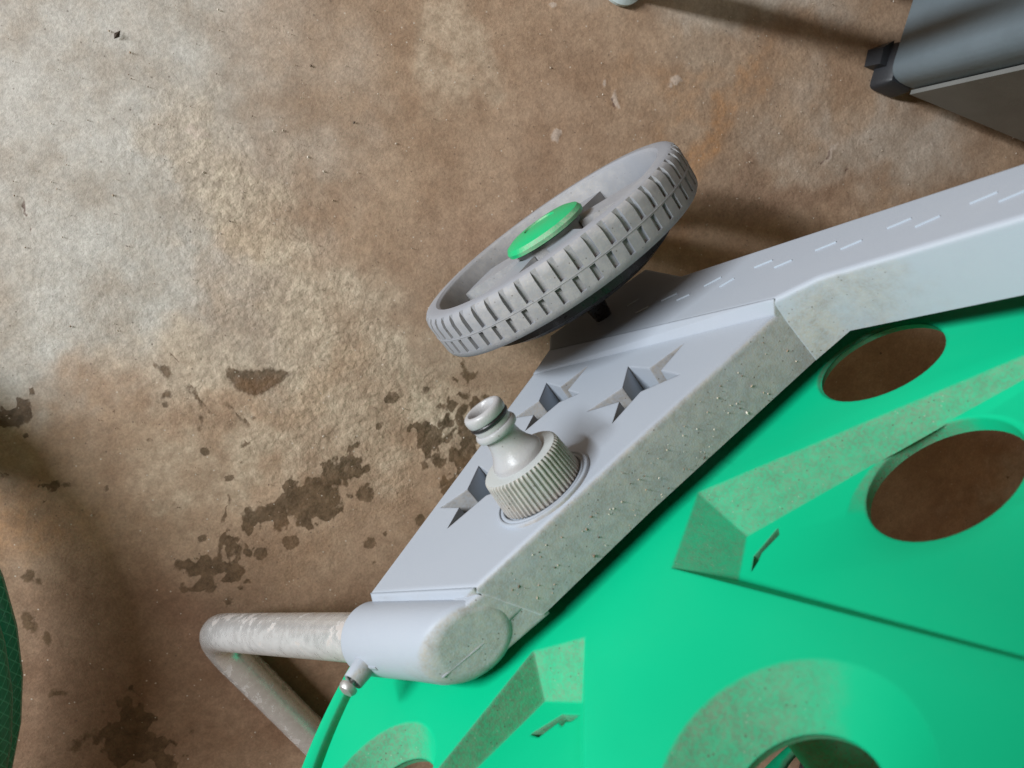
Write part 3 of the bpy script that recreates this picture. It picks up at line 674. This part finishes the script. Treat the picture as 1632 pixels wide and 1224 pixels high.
flat(m, [circ(cxz, DR, 120)] + [circ((cxz[0] + .140 * math.cos(a), cxz[1] + .140 * math.sin(a)), .030) for a in [math.radians(-88 + 60 * i) for i in range(6)]], lambda x, z: yfar)
o = m.build('reel_disc', M_GREEN, cart); sm = o.modifiers.new('thick', 'SOLIDIFY'); sm.thickness = 0.004
# far side panel, arm and sleeve mirror the near ones
for src in (panel, arm, sleeve):
    o = bpy.data.objects.new(src.name.split('.')[0], src.data); COL.objects.link(o); o.parent = cart
    o.scale = (1, -1, 1); o.location = Vector((0, 2 * YMID, 0)) - cart.location
hb = Vector((tuple(Vector(arm_f[4]).lerp(Vector(arm_f[5]), .5))[0], 0, tuple(Vector(arm_f[4]).lerp(Vector(arm_f[5]), .5))[1]))
vs, fs, uv = tube_uv([Vector((hb.x, YA - .012, hb.z - .01)), Vector((hb.x, YMID, hb.z - .01)), Vector((hb.x, 2 * YMID - YA + .012, hb.z - .01))], 0.009, 24); mk('handle_bar', vs, fs, M_METAL, cart, uv=uv)

# ------------------------------------------------------------------ grey case in the upper right corner
c0 = onZ(1408, 128, 0.016); ea = Vector((0.04, 0.031, 0)).normalized(); ec = Vector((0.07, -0.105, 0)).normalized(); ec = (ec - ea * ec.dot(ea)).normalized()
case = empty('equipment_case', (c0.x, c0.y, 0)); tag(case, 'dark grey plastic case on small black feet at the upper right', 'case')
lp = [Vector((0, 0)), Vector((0.30, 0)), Vector((0.30, 0.36)), Vector((0, 0.36))]
rl = round_corners([tuple(p) for p in lp], .012, None, 6)
m = MB(); n = len(rl); vs = []
for ins, h in ((.006, 0.0), (.002, .0015), (0, .005), (-.006, .30), (-.002, .305), (.004, .306)):
    for p in (offset(rl, ins) if ins else rl): vs.append(c0 + ea * p[0] + ec * p[1] + Vector((0, 0, h)))
m.add(vs, [(j * n + i, j * n + (i + 1) % n, (j + 1) * n + (i + 1) % n, (j + 1) * n + i) for j in range(5) for i in range(n)] + [tuple(range(n)), tuple(5 * n + i for i in range(n))])
m.build('case_body', M_CASE, case)
# side board set flush against the body behind a dark joint line
m = MB()
A0 = c0 + ec * .018 - ea * .0035; 
vs = []
for (l, h, o_) in ((0, .004, 0), (.33, .004, 0), (.33, .297, -.0058), (0, .297, -.0058)): vs.append(A0 + ec * l + Vector((0, 0, h)) + ea * o_)
vs += [v + ea * .0027 for v in vs[:4]]
m.add(vs, [(0, 1, 2, 3), (0, 4, 5, 1), (1, 5, 6, 2), (2, 6, 7, 3), (3, 7, 4, 0)]); m.build('side_board', M_CASE2, case, smooth=0)
for i, (u_, v_) in enumerate(((0.0, 0.0), (0.27, 0.0), (0.0, 0.33), (0.27, 0.33))):
    b = c0 + ea * (u_ + .006) + ec * (v_ + .008); b.z = 0
    fp = round_corners([(-.008, -.007), (.02, -.007), (.02, .014), (-.008, .014)], .004, None, 3); fp = fp
    m = MB(); n = len(fp); vs = []
    for ins, h in ((.002, 0.0), (0, .002), (.001, .015), (.003, .018)):
        for p in (offset(fp, ins) if ins else fp): vs.append(b + ea * p[0] + ec * p[1] + Vector((0, 0, h)))
    m.add(vs, [(j * n + q, j * n + (q + 1) % n, (j + 1) * n + (q + 1) % n, (j + 1) * n + q) for j in range(3) for q in range(n)] + [tuple(3 * n + q for q in range(n))])
    ft = m.build('foot', M_FOOT, case)
    if i == 0:
        tag(ft, 'black corner foot with a flange')
        m = MB(); w0 = b + ea * .004 - ec * .006; m.add([w0, w0 + ea * .016, w0 + ea * .010 - ec * .008, w0 - ec * .007] + [v + Vector((0, 0, .012)) for v in (w0, w0 + ea * .016, w0 + ea * .010 - ec * .006, w0 - ec * .005)], [(0, 1, 2, 3), (4, 5, 6, 7), (0, 1, 5, 4), (1, 2, 6, 5), (2, 3, 7, 6), (3, 0, 4, 7)]); m.build('foot_flange', M_FOOT, ft, smooth=0)

# ------------------------------------------------------------------ pale plastic stand just past the top edge (its foot shows, its legs throw the shadow bands)
s0 = onZ(991, -27); st = empty('plastic_stand', s0); tag(st, 'pale blue-white plastic stand leg peeking in at the top edge', 'stand')
legs = [(s0, .0128, .0075), (onZ(1225, -120), .016, .022)]
for p, r, r2 in legs:
    m = MB(); lathe(m, p, (0, 0, 1), [(r * .8, 0), (r, .001), (r, .004), (r2 * .95, .008), (r2, .05), (r2, .20)], seg=32); m.build('leg', M_PALE, st)
m = MB(); lathe(m, legs[0][0] + Vector((0, 0, .19)), (legs[1][0] - legs[0][0]), [(0.006, 0), (0.006, (legs[1][0] - legs[0][0]).length)], seg=16); m.build('cross_bar', M_PALE, st)

# ------------------------------------------------------------------ green braided hose at the left edge; unseen loops stacked to shade the floor
hr = 0.0095
hc = onZ(-700, 1110); R0 = (onZ(50, 1110) - hc).length
pts = []
turns = 3
for i in range(turns * 48 + 1):
    a = 2 * math.pi * i / 48; tn = i / 48
    rr = R0 - 0.004 - 0.006 * math.sin(a * .37 + 1) - 0.004 * (int(tn) % 2) + 0.004 * math.sin(2 * a + 1)
    pts.append(Vector((hc.x + rr * math.cos(a), hc.y + rr * math.sin(a), hr + 0.0005 + 0.0185 * tn)))
vs, fs, uv = tube_uv(pts, hr, 20)
ho = mk('garden_hose', vs, fs, M_HOSE, None, smooth=60, uv=uv); tag(ho, 'dark green braided garden hose at the left edge, unseen loops added for shade', 'hose')

# ------------------------------------------------------------------ small loose bits
def bits(name, mat, pts, smin, smax, seed):
    rnd = random.Random(seed); m = MB()
    for p, nrm in pts:
        s = rnd.uniform(smin, smax) * (1 if rnd.random() < .8 else 1.7); a, b, c = frame_of(nrm); t = rnd.uniform(0, 6.28); k = rnd.uniform(.4, 1.0)
        d1 = a * math.cos(t) + b * math.sin(t); d2 = c.cross(d1)
        q = [p + d1 * s, p + d2 * s * k, p - d1 * s * rnd.uniform(.6, 1), p - d2 * s * k * rnd.uniform(.5, 1), p + c * s * rnd.uniform(.5, .9)]
        m.add(q, [(0, 1, 4), (1, 2, 4), (2, 3, 4), (3, 0, 4)])
    return m.build(name, mat, None, smooth=0)
def mat_bits():
    m_ = NT('grit'); g = m_.new('ShaderNodeNewGeometry'); rnd_ = g.outputs['Random Per Island']
    cr_ = m_.new('ShaderNodeValToRGB'); m_.set(cr_.inputs[0], rnd_); e = cr_.color_ramp
    e.elements[0].color = (0.07, 0.05, 0.035, 1); e.elements[1].color = (0.62, 0.56, 0.48, 1); x = e.elements.new(.35); x.color = (0.30, 0.21, 0.14, 1); x = e.elements.new(.7); x.color = (0.45, 0.38, 0.30, 1)
    return m_.out(color=cr_.outputs[0], rough=0.85)
M_GRIT = mat_bits()
rnd = random.Random(3); pf = []
for _ in range(1500):
    px, py = rnd.uniform(-40, 1672), rnd.uniform(-40, 1264)
    if rnd.random() < (0.75 if py > 850 and px < 600 else 0.2): continue
    pf.append((onZ(px, py, 0.0001), Vector((0, 0, 1))))
o = bits('floor_grit', M_GRIT, pf, .00018, .0006, 5); tag(o, 'fine pale and dark grit strewn over the concrete floor', 'grit', kind='stuff')
pt = []
for _ in range(110):
    t, s = rnd.random(), rnd.random()
    f0, f1 = Vector(main_f[2]).lerp(Vector(main_f[4]), t), Vector(main_b[2]).lerp(Vector(main_b[4]), t)
    if .02 < t < .98:
        s = .12 + .85 * s; p = Vector((f0.x, YP - .0022, f0.y)).lerp(Vector((f1.x, YB, f1.y)), s); pt.append((p, Vector((0.05, .3, 1))))
o = bits('panel_grit', M_GRIT, pt, .00018, .00055, 8); tag(o, "loose grit lying in the dust on the side panel's top edge", 'grit', kind='stuff')
lf = onZ(187, 57, .0006); m = MB(); d = Vector((1, .4, 0)).normalized(); e = Vector((-.4, 1, 0)).normalized()
m.add([lf + d * .003, lf + e * .0014 + Vector((0, 0, .0012)), lf - d * .0022 + e * .0005, lf - e * .0013 + Vector((0, 0, .0006)), lf + Vector((0, 0, .0018))], [(0, 1, 4), (1, 2, 4), (2, 3, 4), (3, 0, 4)])
M_LEAF = NT('dry_leaf').out(color=(0.045, 0.028, 0.018), rough=.8)
o = m.build('leaf_scrap', M_LEAF, None, smooth=0); tag(o, 'tiny dark dry leaf scrap on the pale concrete near the top left', 'leaf')

# ------------------------------------------------------------------ the phone the picture is taken with: held over the cart, it shades the lower right of the disc
def mat_phone():
    m_ = NT('phone_back'); return m_.out(color=(0.02, 0.021, 0.024), rough=m_.mr(m_.noise(90), .3, .7, .3, .45))
pl = round_corners([(-.142, -.013), (.011, -.013), (.011, .062), (-.142, .062)], .008, None, 5); m = MB(); n = len(pl); vs = []
for ins, dz in ((.0015, -.0045), (.0004, -.0050), (0, -.0062), (0, -.0108), (.0004, -.0120), (.0015, -.0125)):
    for p in (offset(pl, ins) if ins else pl): vs.append(MR @ Vector((p[0], p[1], dz)) + Vector((0, 0, CAM_H)))
m.add(vs, [(j * n + i, j * n + (i + 1) % n, (j + 1) * n + (i + 1) % n, (j + 1) * n + i) for j in range(5) for i in range(n)] + [tuple(range(n)), tuple(5 * n + i for i in range(n))])
o = m.build('phone', mat_phone()); tag(o, 'dark phone held above the reel, known only by its shadow on the green disc', 'phone')
